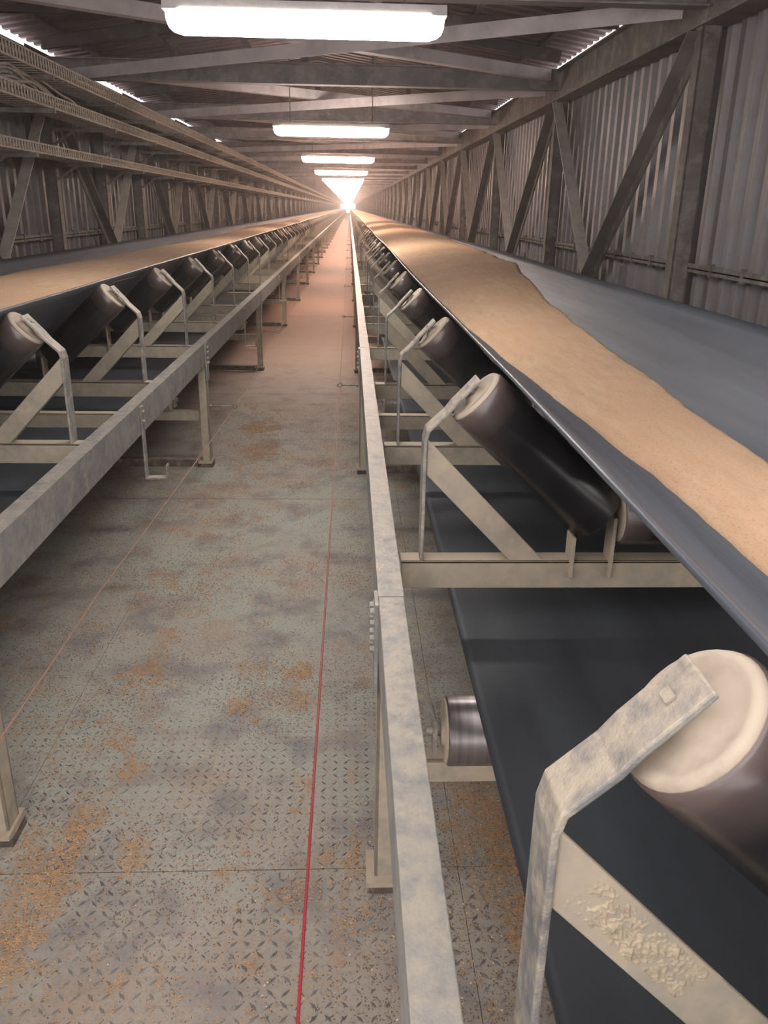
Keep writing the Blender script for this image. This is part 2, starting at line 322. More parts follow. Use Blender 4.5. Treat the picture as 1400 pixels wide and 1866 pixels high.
# ---- corrugated wall panels (one mesh per bay, shared)
def corrugated_wall(z0, z1, length, pitch=0.20, d=0.06):
    m = MB(); y = 0; n = int(round(length/pitch)); p = length/n; pts = []
    for k in range(n):
        pts += [(0, k*p), (0, k*p+p*.34), (d, k*p+p*.5), (d, k*p+p*.84)]
    pts.append((0, length))
    for i in range(len(pts)-1):
        (xa, ya), (xb, yb) = pts[i], pts[i+1]
        m.add([(xa, ya, z0), (xb, yb, z0), (xb, yb, z1), (xa, ya, z1), (xa+.002, ya, z0), (xb+.002, yb, z0), (xb+.002, yb, z1), (xa+.002, ya, z1)], [(0, 1, 2, 3), (7, 6, 5, 4), (3, 2, 6, 7)])
    return m
def wall(side):
    s = 1 if side == 'right' else -1; X = XR if s > 0 else XL
    w = tag(empty('wall_'+side, (0, 0, 0)), kind='structure')
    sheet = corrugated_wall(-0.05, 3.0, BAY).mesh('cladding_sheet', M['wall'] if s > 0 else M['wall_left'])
    xs_ = X + s*0.17 if s > 0 else X - 0.17 - 0.06
    for y in POSTS: link('cladding_sheet', sheet, w, (xs_, y-0.02, 0))
    t = 0.012
    # post: channel, web across the gallery's length, flange towards the aisle
    H0, H1 = 0.0, 2.78
    pm = MB(); pm.box(X if s > 0 else X-0.12, X+0.12 if s > 0 else X, 0, t, H0, H1)
    pm.box(*(sorted((X, X+s*t))), 0, 0.11, H0, H1); pm.box(*(sorted((X+s*0.12, X+s*(0.12-t)))), 0, 0.11, H0, H1)
    pme = pm.mesh('post', M['truss'])
    ys_ = list(POSTS)
    if s < 0: ys_ = sorted(ys_ + [y+BAY/2 for y in POSTS])
    for y in ys_: link('post', pme, w, (0, y, 0))
    # diagonals: a V in every bay, its foot at mid-bay
    xd = X + s*0.055
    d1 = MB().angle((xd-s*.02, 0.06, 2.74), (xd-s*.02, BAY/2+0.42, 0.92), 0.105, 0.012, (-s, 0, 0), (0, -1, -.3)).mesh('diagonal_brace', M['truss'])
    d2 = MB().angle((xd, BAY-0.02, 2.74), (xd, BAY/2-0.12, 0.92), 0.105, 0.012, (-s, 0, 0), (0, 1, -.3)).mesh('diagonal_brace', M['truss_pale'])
    gp = MB().box(*(sorted((xd+s*0.0, xd+s*0.012))), BAY/2-0.22, BAY/2+0.22, 0.80, 1.05).mesh('gusset_plate', M['truss'])
    for y in POSTS:
        if s > 0 and y < POST0: continue
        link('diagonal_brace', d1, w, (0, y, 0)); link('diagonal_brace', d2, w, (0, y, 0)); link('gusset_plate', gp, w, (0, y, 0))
    # girt: thin rail on the cladding, and the top and bottom chords
    gx = sorted((X+s*0.10, X+s*0.165))
    gm = MB().box(gx[0], gx[1], 0.012, BAY-0.01, 1.36, 1.368); gm.box(*(sorted((X+s*0.10, X+s*0.106))), 0.012, BAY-0.01, 1.34, 1.395)
    # clips and bolts that stand up from the rail
    for k in range(8): gm.box(*(sorted((X+s*0.092, X+s*0.12))), 0.25+k*0.44, 0.275+k*0.44, 1.33, 1.41)
    gme = gm.mesh('girt', M['truss'])
    b0 = MB().box(*(sorted((X+s*0.01, X+s*0.11))), 0.012, BAY-0.01, 0.84, 0.94).mesh('bottom_chord', M['truss'])
    for y in POSTS: link('girt', gme, w, (0, y, 0)); link('bottom_chord', b0, w, (0, y, 0))
    cm = MB(); L = BAY
    x0, x1 = sorted((X-s*0.02, X+s*0.16))
    cm.box(x0, x1, 0, L, 2.76, 2.775); cm.box(x0, x1, 0, L, 3.035, 3.05); xw = X + s*0.03
    cm.box(*(sorted((xw, xw+s*0.012))), 0, L, 2.775, 3.035)
    cme = cm.mesh('top_chord', M['truss'])
    for y in POSTS: link('top_chord', cme, w, (0, y, 0))
    return w
wallR = wall('right'); wallL = wall('left')

# ---- roof: cross beams, X bracing, purlins and corrugated sheets
ceil = tag(empty('ceiling'), kind='structure')
cb = MB(); cb.box(XL, XR, 0, 0.012, 2.86, 3.04); cb.box(XL, XR, -0.05, 0.07, 2.85, 2.862); cb.box(XL, XR, -0.05, 0.07, 3.03, 3.042)
cbm = cb.mesh('cross_beam', M['beam'])
xb1 = MB().angle((XL+0.1, 0.1, 2.93), (XR-0.1, BAY-0.1, 2.93), 0.10, 0.012, (-.5, .8, 0), (0, 0, 1)).mesh('bracing_bar', M['roofbar'])
xb2 = MB().angle((XR-0.1, 0.1, 2.91), (XL+0.1, BAY-0.1, 2.91), 0.10, 0.012, (.5, .8, 0), (0, 0, -1)).mesh('bracing_bar', M['roofbar'])
mid = MB().box(XL, XR, 0, 0.07, 3.06, 3.12).mesh('roof_joist', M['roof_dark'])
XC = (XL+XR)/2; ZR = 3.62; ZE = 3.20
def zroof(x): return ZR - (ZR-ZE)*abs(x-XC)/((XR-XL)/2+0.25)
raf = MB()
for s in (-1, 1):
    xe = XR if s > 0 else XL
    raf.bar((XC, 0, ZR-0.08), (xe, 0, zroof(xe)-0.08), 0.06, 0.10)
raf.box(XC-0.04, XC+0.04, -0.03, 0.03, 3.04, ZR-0.08)
for f_ in (-0.5, 0.5):
    xq = XC+f_*(XR-XL)/2; raf.box(xq-0.03, xq+0.03, -0.025, 0.025, 3.04, zroof(xq)-0.1)
rafm = raf.mesh('rafter_frame', M['roof_dark'])
for y in POSTS:
    link('cross_beam', cbm, ceil, (0, y, 0)); link('bracing_bar', xb1, ceil, (0, y, 0)); link('bracing_bar', xb2, ceil, (0, y, 0))
    link('rafter_frame', rafm, ceil, (0, y+0.02, 0)); link('roof_joist', mid, ceil, (0, y+BAY/2-0.1, 0))
pur = MB()
for fx in (-0.92, -0.62, -0.3, 0.3, 0.62, 0.92):
    x = XC+fx*(XR-XL)/2; z = zroof(x); pur.box(x-0.03, x+0.03, 0, BAY, z-0.03, z-0.004)
purm = pur.mesh('purlin', M['roof_dark'])
def roof_sheet(s, ya, yb, e0=0.0):
    """corrugation ribs run down the slope; a ragged lap gap is left at the eave"""
    m = MB(); p = 0.2; n = int(round((yb-ya)/p)); p = (yb-ya)/n; pts = []
    for k in range(n): pts += [(0, ya+k*p), (0, ya+k*p+p*.4), (.045, ya+k*p+p*.52), (.045, ya+k*p+p*.88)]
    pts.append((0, yb)); xe = (XR+0.16 if s > 0 else XL-0.16) + s*0.05
    xm = XC
    for i in range(len(pts)-1):
        (da, y0), (db, y1) = pts[i], pts[i+1]
        q = [(xm, y0, ZR+da), (xm, y1, ZR+db), (xe, y1, zroof(xe)+db), (xe, y0, zroof(xe)+da)]
        m.add(q + [(x, y, z+0.003) for x, y, z in q], [(0, 1, 2, 3), (7, 6, 5, 4), (3, 2, 6, 7)])
    return m
rs = {s: [roof_sheet(s, 0.0, BAY/2-0.006).mesh('roof_sheet', M['roof']), roof_sheet(s, 0.012, BAY/2).mesh('roof_sheet', M['roof'])] for s in (-1, 1)}
for k, y in enumerate(POSTS):
    link('purlin', purm, ceil, (0, y, 0))
    for s in (-1, 1):
        link('roof_sheet', rs[s][0], ceil, (0, y, 0)); link('roof_sheet', rs[s][1], ceil, (0, y+BAY/2, 0))
# closing flashing strips leave slits at the eaves
for s in (-1, 1):
    X = (XR+0.165) if s > 0 else (XL-0.165)
    fl = MB(); y = 0.0
    while y < BAY-0.3:
        L = random.uniform(0.5, 1.3); fl.box(*(sorted((X, X+s*0.004))), y, min(BAY, y+L), 3.0, random.choice((3.07, 3.085, 3.10, 3.16))); y += L + random.uniform(0.0, 0.08)
    fm = fl.mesh('flashing_strip', M['roof'])
    for yp in POSTS: link('flashing_strip', fm, ceil, (0, yp, 0))

# ================================================================= CONVEYORS
CX = {'right': 0.905, 'left': -1.78}
IDLER_Y = [0.60, 1.98] + [3.10 + 1.19*k for k in range(int((GEND-4)/1.19))]
R_ROLL = 0.0795
ANG = math.radians(43)
AX = V((math.cos(ANG), 0, -math.sin(ANG)))     # down along the left-hand side roller
TIP = V((-0.587, 0, 1.262)); RL = 0.46

def belt_profile(t=0):
    """half profile rounded at the trough corners, (x, z)"""
    P = [(-0.530, 1.318), (-0.50, 1.290), (-0.44, 1.236), (-0.38, 1.182), (-0.32, 1.127), (-0.27, 1.083), (-0.235, 1.057), (-0.20, 1.041), (-0.16, 1.034), (-0.08, 1.031), (0, 1.030)]
    P = [(x, z+0.020) for x, z in P]
    return P + [(-x, z) for x, z in reversed(P[:-1])]
BP = belt_profile(); BPX = [p[0] for p in BP]; BPZ = [p[1] for p in BP]
def belt_z(x): return float(np.interp(x, BPX, BPZ))
def sag(y):
    k = 0
    for i in range(len(IDLER_Y)-1):
        if IDLER_Y[i] <= y < IDLER_Y[i+1]:
            f = (y-IDLER_Y[i])/(IDLER_Y[i+1]-IDLER_Y[i]); return -0.006*math.sin(math.pi*f)
    return 0
YS = list(np.arange(-1.2, 30, 0.17)) + list(np.arange(30, GEND+1, 2.38))
def strip(fun, ys_, closed_under=0.012):
    """fun(y) -> list of (x, z) upper points; builds a thick strip"""
    rows = [fun(y) for y in ys_]; n = len(rows[0]); vs = []; fs = []
    for y, r in zip(ys_, rows): vs += [(x, y, z) for x, z in r] + [(x, y, z-closed_under) for x, z in r]
    w = 2*n
    for j in range(len(ys_)-1):
        a_, b_ = j*w, (j+1)*w
        for i in range(n-1):
            fs.append((a_+i, a_+i+1, b_+i+1, b_+i)); fs.append((a_+n+i, b_+n+i, b_+n+i+1, a_+n+i+1))
        fs.append((a_, b_, b_+n, a_+n)); fs.append((a_+n-1, a_+2*n-1, b_+2*n-1, b_+n-1))
    fs.append(tuple(range(n)) + tuple(range(2*n-1, n-1, -1)))
    m = MB(); m.v = vs; m.f = fs; m.sm = [True]*len(fs); return m

def wob(x, y, s, k=0): return noise.noise(V((x*s, y*s, k)))
def make_belt(side):
    cx = CX[side]
    t = tag(empty('conveyor_belt', (cx, 0, 0)), {'right': 'blue-black rubber conveyor belt troughed along the right of the walkway',
        'left': 'blue-black rubber conveyor belt troughed along the left of the walkway'}[side], 'conveyor belt', 'the two grain conveyor belts')
    strip(lambda y: [(x+0.006*math.sin(y*0.9), z+sag(y)*(.25 if abs(x) > .4 else 1)) for x, z in BP], YS).build('carrying_strand', M['belt'], t)
    RW = 0.625
    strip(lambda y: [(x+0.012*math.sin(y*0.55), 0.662+0.004*math.sin(y*1.7)) for x in (-RW, -RW+.02, -.3, 0, .3, RW-.02, RW)], list(np.arange(-0.6, 30, .4))+list(np.arange(30, GEND, 3)), 0.011).build('return_strand', M['return'], t)
    return t
beltR = make_belt('right'); beltL = make_belt('left')
def grain(side, left, right):
    cx = CX[side]
    def f(y):
        # ragged edges near the camera, calmer far off
        e = 0.012*wob(0, y, 2.5, 1) + 0.004*wob(0, y, 11, 4); e2 = 0.018*wob(0, y, 1.6, 2) + 0.006*wob(0, y, 12, 5)
        xl = left(y)+e; xr = right(y)+e2; out = []
        for k in range(23):
            u = k/22; x = xl+(xr-xl)*u; hh = 0.030*min(1, 6*u, 6*(1-u))
            lev = (belt_z(xl)*(1-u)+belt_z(xr)*u) + 0.05*(xr-xl)*math.sin(math.pi*u)
            zt = max(belt_z(x)+hh, lev)+sag(y)*.7 + 0.004*wob(x, y, 9, 3) if 0 < k < 22 else belt_z(x)+sag(y)*.9-0.002
            out.append((x, zt))
        return out
    ysg = list(np.arange(-1.0, 12, 0.06)) + list(np.arange(12, 40, 0.4)) + list(np.arange(40, GEND, 3))
    o = strip(f, ysg, 0.004).build('grain_layer', M['grain'], None, (cx, 0, 0))
    return tag(o, {'right': 'tan stream of grain carried on the right conveyor belt', 'left': 'tan stream of grain carried on the left conveyor belt'}[side], 'grain', kind='stuff')
gl = lambda y: float(np.interp(y, [0, 2, 4, 8, 12], [.82, .80, .71, .52, .44]))-0.905
gr = lambda y: float(np.interp(y, [0, 2.1, 2.8, 3.3, 4.1, 5.4, 7, 12], [1.11, 1.13, 1.16, 1.18, 1.20, 1.263, 1.38, 1.41]))-0.905
grain('right', gl, gr)
grain('left', lambda y: -0.425-0.02*math.sin(y*.4), lambda y: 0.49)

# ---- idler sets
def cyl_part(name, mat, parent, c, ax, prof, seg=32):
    """a turned part whose own Z is its axis"""
    m = MB().lathe((0, 0, 0), (0, 0, 1), prof, seg); o = m.build(name, mat, parent, c)
    o.rotation_mode = 'QUATERNION'; o.rotation_quaternion = V((0, 0, 1)).rotation_difference(V(ax).normalized()); return o
def strap_poly(s, w, seg_rows):
    """flat bar bent in the XZ plane; seg_rows: centreline points; w is its width along Y"""
    pts = [V(p) for p in seg_rows]; t = 0.009; m = MB(); vs = []; fs = []
    for i, p in enumerate(pts):
        d0 = (pts[i]-pts[i-1]).normalized() if i else (pts[1]-pts[0]).normalized()
        d1 = (pts[i+1]-pts[i]).normalized() if i < len(pts)-1 else d0
        d = (d0+d1).normalized(); nrm = V((-d.z, 0, d.x)) * (1/max(.5, d.dot(d0)))
        for sy in (-1, 1):
            for sn in (0, 1): vs.append((s*(p.x+nrm.x*t*sn), p.y+sy*w/2, p.z+nrm.z*t*sn))
    for i in range(len(pts)-1):
        a_, b_ = 4*i, 4*i+4
        fs += [(a_, b_, b_+1, a_+1), (a_+2, a_+3, b_+3, b_+2), (a_, a_+2, b_+2, b_), (a_+1, b_+1, b_+3, a_+3)]
    fs += [(0, 1, 3, 2), (len(vs)-4, len(vs)-2, len(vs)-1, len(vs)-3)]
    if s < 0: fs = [tuple(reversed(f)) for f in fs]
    return m.add(vs, fs)
def idler_meshes(t, low=False):
    """carrying idler across one belt: cross beam, straps, braces, three rollers"""
    seg = 14 if low else 32
    cb_ = MB(); cb_.box(-0.768, 0.768, 0, 0.008, 0.752, 0.83); cb_.box(-0.768, 0.768, 0, 0.062, 0.822, 0.83)
    parts = [('cross_beam', cb_, 'frame')]
    for s in (-1, 1):
        n = V((-math.cos(ANG), 0, math.sin(ANG))); u = V((math.sin(ANG), 0, math.cos(ANG)))
        c = TIP + n*0.026
        low_ = V((-0.709, 0, 0.79)); bend = V((-0.709, 0, 1.165))
        A = c - u*0.05 + n*0.0; B = c + u*0.036
        line = [low_, bend-V((0, 0, .012)), bend+V((.006, 0, .012)), A-u*.028-n*0.003, A, B]
        st = strap_poly(s, 0.068, [p+V((0, .036, 0)) for p in line])
        if s > 0: st = strap_poly(-1, 0.068, [V((p.x, p.y+.036, p.z)) for p in line]); st.v = [(-x, y, z) for x, y, z in st.v] if False else st.v
        parts.append(('strap', strap_poly(-s if s > 0 else 1, 0.068, [p+V((0, .036, 0)) for p in line]), 'strap'))
        br = MB(); zc = 1.112; hv = .047; sl = -1.036
        def bp(x0, zt, zb, y0, y1, zend=.79):
            q = [(x0, zt), (x0, zb), (x0+(zend-zb)/sl, zend), (x0+(zend-zt)/sl, zend)]
            n_ = [(s*-x if s > 0 else x, y, z) for y in (y0, y1) for x, z in q]; ff = [(0, 1, 2, 3), (7, 6, 5, 4), (0, 4, 5, 1), (1, 5, 6, 2), (2, 6, 7, 3), (3, 7, 4, 0)]
            br.add(n_, ff if s < 0 else [tuple(reversed(f)) for f in ff])
        bp(-.7080, zc+hv, zc-hv, .0085, .0155); bp(-.7080, zc-hv+.009, zc-hv, .0155, .062)
        parts.append(('brace', br, 'frame'))
        for xx, zt in ((-0.316, 0.90), (-0.212, 0.955)):
            bk = MB().box(*(sorted((s*xx-.005, s*xx+.005))), -0.012, 0.05, 0.785, zt)
            parts.append(('roller_bracket', bk, 'frame'))
    return parts
def make_idler(low=False, side_detail=True):
    t = empty('troughing_idler')
    for nm, mb, mat in idler_meshes(t): mb.build(nm, M[mat], t, bevel=0.0025 if not low else 0)
    seg = 20 if low else 40
    for s in (-1, 1):
        tip = V((TIP.x*(-s)*-1 if False else (TIP.x if s < 0 else -TIP.x), 0.036, TIP.z)); ax = V((AX.x if s < 0 else -AX.x, 0, AX.z))
        r = cyl_part('roller', M['roller'], t, tip, ax, [(0, R_ROLL-.004), (.004, R_ROLL), (.03, R_ROLL), (RL-.004, R_ROLL), (RL, R_ROLL-.004)], seg)
        cyl_part('end_cap', M['cap'], r, (0, 0, 0), (0, 0, 1), [(-.0155, .016), (-.0155, .022), (-.006, .030), (-.005, .058), (-.008, .064), (-.008, .072), (-.001, .0765), (.002, .0765)], seg)
        sh = MB(); sh.box(-.0055, .0055, -.009, .009, -.0385, -.034); sh.lathe((0, 0, -.034), (0, 0, 1), [(0, .0105), (.034, .0105)], 12); sh.build('shaft', M['strap'], r)
    r = cyl_part('roller', M['roller'], t, (-0.195, 0.036, 0.95), (1, 0, 0), [(0, R_ROLL-.004), (.004, R_ROLL), (.386, R_ROLL), (.39, R_ROLL-.004)], seg)
    cyl_part('end_cap', M['cap'], r, (0, 0, 0), (0, 0, 1), [(-.004, .02), (-.003, .07), (.001, .074)], seg)
    return t
def joined_idler(name='troughing_idler'):
    src = MB(); mats = ['frame', 'strap', 'roller', 'cap']; mi = []
    def put(mb, mat):
        src.add(mb.v, mb.f); src.sm[-len(mb.f):] = mb.sm; mi.extend([mats.index(mat)]*len(mb.f))
    for nm, mb, mat in idler_meshes(None, True): put(mb, mat)
    for s in (-1, 1):
        tip = V((TIP.x if s < 0 else -TIP.x, 0.036, TIP.z)); ax = V((AX.x if s < 0 else -AX.x, 0, AX.z))
        put(MB().lathe(tip, ax, [(0, R_ROLL), (RL, R_ROLL)], 12), 'roller'); put(MB().lathe(tip-ax*.008, ax, [(0, R_ROLL*.9), (.009, R_ROLL*.95)], 12), 'cap')
    put(MB().lathe((-.195, .036, .95), (1, 0, 0), [(0, R_ROLL), (.39, R_ROLL)], 12), 'roller')
    me = src.mesh(name, M['frame'])
    for k in mats[1:]: me.materials.append(M[k])
    me.polygons.foreach_set('material_index', mi); return me
proto = make_idler(False); proto_used = False
protoL = make_idler(True); protoL_used = False
far_mesh = joined_idler()
far_stuff = {'right': [], 'left': []}
count = 0
for side in ('right', 'left'):
    for i, y in enumerate(IDLER_Y):
        if side == 'left' and i < 2: continue
        nth = i if side == 'right' else i-2
        if y < 7:
            o = proto if not proto_used else copy_tree(proto); proto_used = True
        elif y < 34:
            o = protoL if not protoL_used else copy_tree(protoL); protoL_used = True
        elif y < 150: o = bpy.data.objects.new('troughing_idler', far_mesh); COL.objects.link(o)
        else: far_stuff[side].append(y); continue
        o.location = (CX[side], y, 0)
        if nth == 0 and side == 'right': lab = 'large cream-capped belt idler in the bottom right corner, caked with dust'
        elif nth == 0: lab = 'cream-ended belt idler cut by the photo\'s left edge under the left belt'
        elif nth < 20: lab = '%s belt idler from the camera under the %s conveyor' % (ORD[nth], side)
        elif y < 34: lab = 'belt idler under the %s conveyor, %dth from the camera' % (side, nth+1)
        else: lab = 'tiny far-off belt idler under the %s conveyor towards the bright end' % side
        tag(o, lab, 'idler', 'belt idlers under the %s conveyor' % side if y < 34 else 'far idlers of the %s conveyor' % side)
for side, ysf in far_stuff.items():
    m = MB()
    for y in ysf:
        cx = CX[side]
        for s in (-1, 1):
            m.bar((cx+s*.70, y, .8), (cx+s*.70, y, 1.18), .05, .02, (1, 0, 0)); m.lathe((cx+s*.587, y, 1.262), (-s*AX.x, 0, AX.z), [(0, R_ROLL), (RL, R_ROLL)], 6)
        m.box(cx-.768, cx+.768, y, y+.05, .75, .83)
    o = m.build('distant_idlers', M['strap']); tag(o, 'run of idlers too far off to count at the end of the %s conveyor' % side, 'idlers', kind='stuff')

# caked dust on the nearest idler's brace and strap
def cake(p0, p1, w, nrm, n1, n2, hmax, name, parent, seed, taper=1.0):
    p0 = V(p0); p1 = V(p1); d = (p1-p0); L = d.length; d.normalize(); nr = V(nrm).normalized(); c = d.cross(nr).normalized(); vs = []; fs = []
    for i in range(n1+1):
        for j in range(n2+1):
            u = i/n1; v = j/n2-.5; ed = min(1, 8*u, 8*(1-u), 8*(.5-abs(v)))
            q = p0 + d*(L*u) + c*(w*v)
            h = max(0, noise.noise(V((q.x*60, q.z*60, seed))) + .66 + .9*noise.noise(V((q.x*230, q.z*230, seed+3))) + 1.1*noise.noise(V((q.x*14, q.z*14, seed+7))))*hmax*ed*(1-abs(u-.4)*taper)
            vs.append(q + nr*(h-0.0015))
    for i in range(n1):
        for j in range(n2):
            a_ = i*(n2+1)+j; fs.append((a_, a_+n2+1, a_+n2+2, a_+1))
    m = MB(); m.v = [tuple(x) for x in vs]; m.f = fs; m.sm = [True]*len(fs); o = m.build(name, M['cake'], parent); o['kind'] = 'stuff'; return o
cake((-0.690, 0.0085, 1.094), (-0.54, 0.0085, 0.947), 0.054, (0, -1, 0), 150, 66, 0.0045, 'caked_dust', proto, 2)

# ---- frames: channel stringers, legs, ties, return rollers
LEG_R = [1.74 + 3.65*k for k in range(int((GEND-2)/3.65))]
LEG_L = [1.93 + 3.60*k for k in range(int((GEND-2)/3.60))]
def channel(x_web, s, y0, y1, ztop=.85, hgt=.14, wid=.06):
    """web at x_web, flanges pointing along s"""
    m = MB(); t = .006
    prof = [V((0, 0, ztop)), V((s*wid, 0, ztop)), V((s*wid, 0, ztop-.007)), V((s*t, 0, ztop-.010)), V((s*t, 0, ztop-hgt+.010)), V((s*wid, 0, ztop-hgt+.007)), V((s*wid, 0, ztop-hgt)), V((0, 0, ztop-hgt))]
    if s > 0: prof = prof[::-1]
    m.prism(V((x_web, y0, 0)), V((x_web, y1, 0)), prof); return m
def bolt(m, p, ax, r=.009, l=.010):
    m.lathe(p, ax, [(0, r*1.5), (.002, r*1.5), (.0021, r), (l, r*.95)], 6, False)
def make_frame(side):
    s = 1 if side == 'right' else -1       # direction from aisle outward
    xin = 0.069 if s > 0 else -0.95; xout = 2*CX[side]-xin
    t = tag(empty('conveyor_trestle', (xin, 0, 0)), {'right': 'pale steel channel frame on legs carrying the right conveyor', 'left': 'pale steel channel frame on legs carrying the left conveyor'}[side], 'conveyor frame', 'the two conveyor frames')
    W = xout-xin; LEG_Y = LEG_R if s > 0 else LEG_L; SP = LEG_Y[1]-LEG_Y[0]
    near = channel(0, s, -1.91, LEG_Y[0]-.01); near.build('stringer', M['stringer'], t, bevel=.002)
    sm = channel(0, s, 0.002, SP-.002).mesh('stringer', M['stringer']); so = channel(W, -s, 0.002, SP-.002).mesh('stringer', M['stringer'])
    for y in LEG_Y: link('stringer', sm, t, (0, y-.01, 0)); link('stringer', so, t, (0, y-.01, 0))
    link('stringer', so, t, (0, LEG_Y[0]-.01-SP, 0))
    # leg (local origin at its foot on the aisle side)
    lg = MB(); lg.box(*sorted((0, s*.008)), -.035, .035, .045, .715); lg.box(*sorted((0, s*.055)), .029, .035, .045, .705); lg.box(*sorted((0, s*.055)), -.035, -.029, .045, .705)
    lgm = lg.mesh('leg', M['frame'])
    # splice plate with bolts over the joint, on the aisle face of the web
    sp = MB(); sp.box(*sorted((-s*.009, -s*.0005)), -.045, .035, .60, .845)
    for bz in (.815, .785, .745, .715):
        bolt(sp, (-s*.009, -.018 if bz > .7 else .0, bz), (-s, 0, 0)); 
        if bz > .7: bolt(sp, (-s*.009, .016, bz), (-s, 0, 0))
    spm = sp.mesh('splice_plate', M['stringer'])
    bp_ = MB().box(*sorted((-s*(.022 if s > 0 else .008), s*.085)), -.06, .06, .03, .045).mesh('base_plate', M['frame']); fb = MB().box(*sorted((-s*.012, s*.075)), -.05, .05, 0, .03).mesh('foot_block', M['foot'])
    tie = MB(); tie.box(*sorted((s*.055, W-s*.055)), -.004, .004, .32, .385); tie.box(*sorted((s*.055, W-s*.055)), -.004, .05, .379, .385); tiem = tie.mesh('tie_bar', M['frame'])
    low = MB().box(*sorted((s*.04, W-s*.04)), -.03, .03, .0, .05).mesh('sleeper_beam', M['foot'])
    for y in LEG_Y:
        for xx, mir in ((0, 1), (W, -1)):
            e = link('leg', lgm, t, (xx, y, 0)); e.scale.x = mir
            link('base_plate', bp_, e); link('foot_block', fb, e); link('splice_plate', spm, e)
        link('tie_bar', tiem, t, (0, y, 0))
        if y > 3: link('sleeper_beam', low, t, (0, y-.0, 0))
    # upper ties between the idlers
    ut = MB(); ut.box(*sorted((s*.008, W-s*.008)), 0, .006, .735, .80); ut.box(*sorted((s*.008, W-s*.008)), 0, .05, .794, .80)
    utm = ut.mesh('upper_tie', M['frame'])
    for k in range(int((GEND-4)/3.65)): link('upper_tie', utm, t, (0, 3.72+3.65*k, 0))
    # hanging J brackets on the aisle side
    if s < 0:
        hk = MB(); w_ = .022
        hk.box(.001, .008, -w_, w_, .50, .835); hk.box(.001, .105, -w_, w_, .494, .5005); hk.box(.099, .105, -w_, w_, .50, .56)
        bolt(hk, (.008, 0, .81), (1, 0, 0)); bolt(hk, (.008, 0, .765), (1, 0, 0)); hkm = hk.mesh('hook_bracket', M['strap'])
        for k in range(int((GEND-4)/3.9)): link('hook_bracket', hkm, t, (0, 3.72+3.9*k, 0))
    return t
frameR = make_frame('right'); frameL = make_frame('left')

# return rollers hung below the return strands
def make_return():
    t = empty('return_idler')
    r = cyl_part('roller', M['bare_roller'], t, (-0.682, 0, .5715), (1, 0, 0), [(0, .0755), (.004, .0795), (1.36, .0795), (1.364, .0755)], 36)
    for z0, sg in ((0, 1), (1.364, -1)):
        cyl_part('end_cap', M['cap'], r, (0, 0, z0), (0, 0, sg), [(-.012, .018), (-.010, .03), (-.004, .034), (-.004, .07), (.001, .074)], 30)
    for s in (-1, 1):
        cyl_part('shaft', M['bolt'], t, (s*.682, 0, .5715), (s, 0, 0), [(0, .012), (.045, .012)], 12)
        b = strap_poly(s, .05, [V((x, .0, z)) for x, z in ((.712, .525), (.712, .60), (.722, .632), (.742, .655), (.768, .668), (.768, .75))])
        b.build('hanger', M['strap'], t)
    return t
RET_Y = [1.60, 5.05] + [8.7 + 3.65*k for k in range(9)]
rp = make_return(); first = True
for side in ('right', 'left'):
    for i, y in enumerate(RET_Y):
        if side == 'left' and i < 1: continue
        o = rp if first else copy_tree(rp); first = False; o.location = (CX[side], y, 0)
        n = i if side == 'right' else i-1
        tag(o, ('shiny steel return roller with cream end beside the nearest right frame leg' if (side, n) == ('right', 0) else '%s return roller under the lower strand of the %s conveyor' % (ORD[n], side)), 'roller', 'return rollers of the %s conveyor' % side)

# ---- pull cords with eye rods
def cord_path(knots):
    pts = []
    for (p, q) in zip(knots[:-1], knots[1:]):
        n = 8
        for k in range(n):
            f = k/n; c = V(p).lerp(V(q), f); c.z -= 0.010*math.sin(math.pi*f); pts.append(c)
    return pts + [V(knots[-1])]
eyeR = [(-0.061, y, .60) for y in LEG_R[1:22]]; eyeL = [(-0.775, y, .42) for y in LEG_L[1:22]]
c = MB().tube(cord_path([(-0.0745, -.4, .62)]+eyeR), .0027, 6).build('pull_cord', M['cord']); tag(c, 'red pull cord stretched along the right side of the walkway', 'cord', 'emergency pull cords')
c = MB().tube(cord_path([(-0.80, .6, .58), (-.785, 2.4, .55)]+eyeL), .0022, 6).build('pull_cord', M['cord_pale']); tag(c, 'thin red pull cord running low beside the left conveyor frame', 'cord', 'emergency pull cords')
def eye(xa, xe, z):
    m = MB(); sg = 1 if xe > xa else -1; m.tube([(xa, 0, z), ((xe-sg*.014), 0, z)], .0045, 8)
    ring = [(xe+.014*math.cos(t), 0, z+.014*math.sin(t)) for t in np.linspace(0, 2*math.pi, 15)]; m.tube(ring, .0042, 7); bolt(m, (xa, 0, z), (sg, 0, 0), .011, .012); return m.mesh('cord_eye', M['bolt'])
emR = eye(.060, -0.061, .60); emL = eye(-.941, -.775, .42)
for side, em, ps in (('right', emR, eyeR), ('left', emL, eyeL)):
    for k, p in enumerate(ps):
        o = link('cord_eye', em, None, (0, p[1], 0))
        tag(o, '%s iron eye rod guiding the cord of the %s conveyor' % (ORD[k], side) if k < 5 else 'small distant eye rod guiding the %s pull cord' % side, 'eye rod', ('cord eyes of the %s conveyor' if k < 5 else 'distant cord eyes of the %s conveyor') % side)

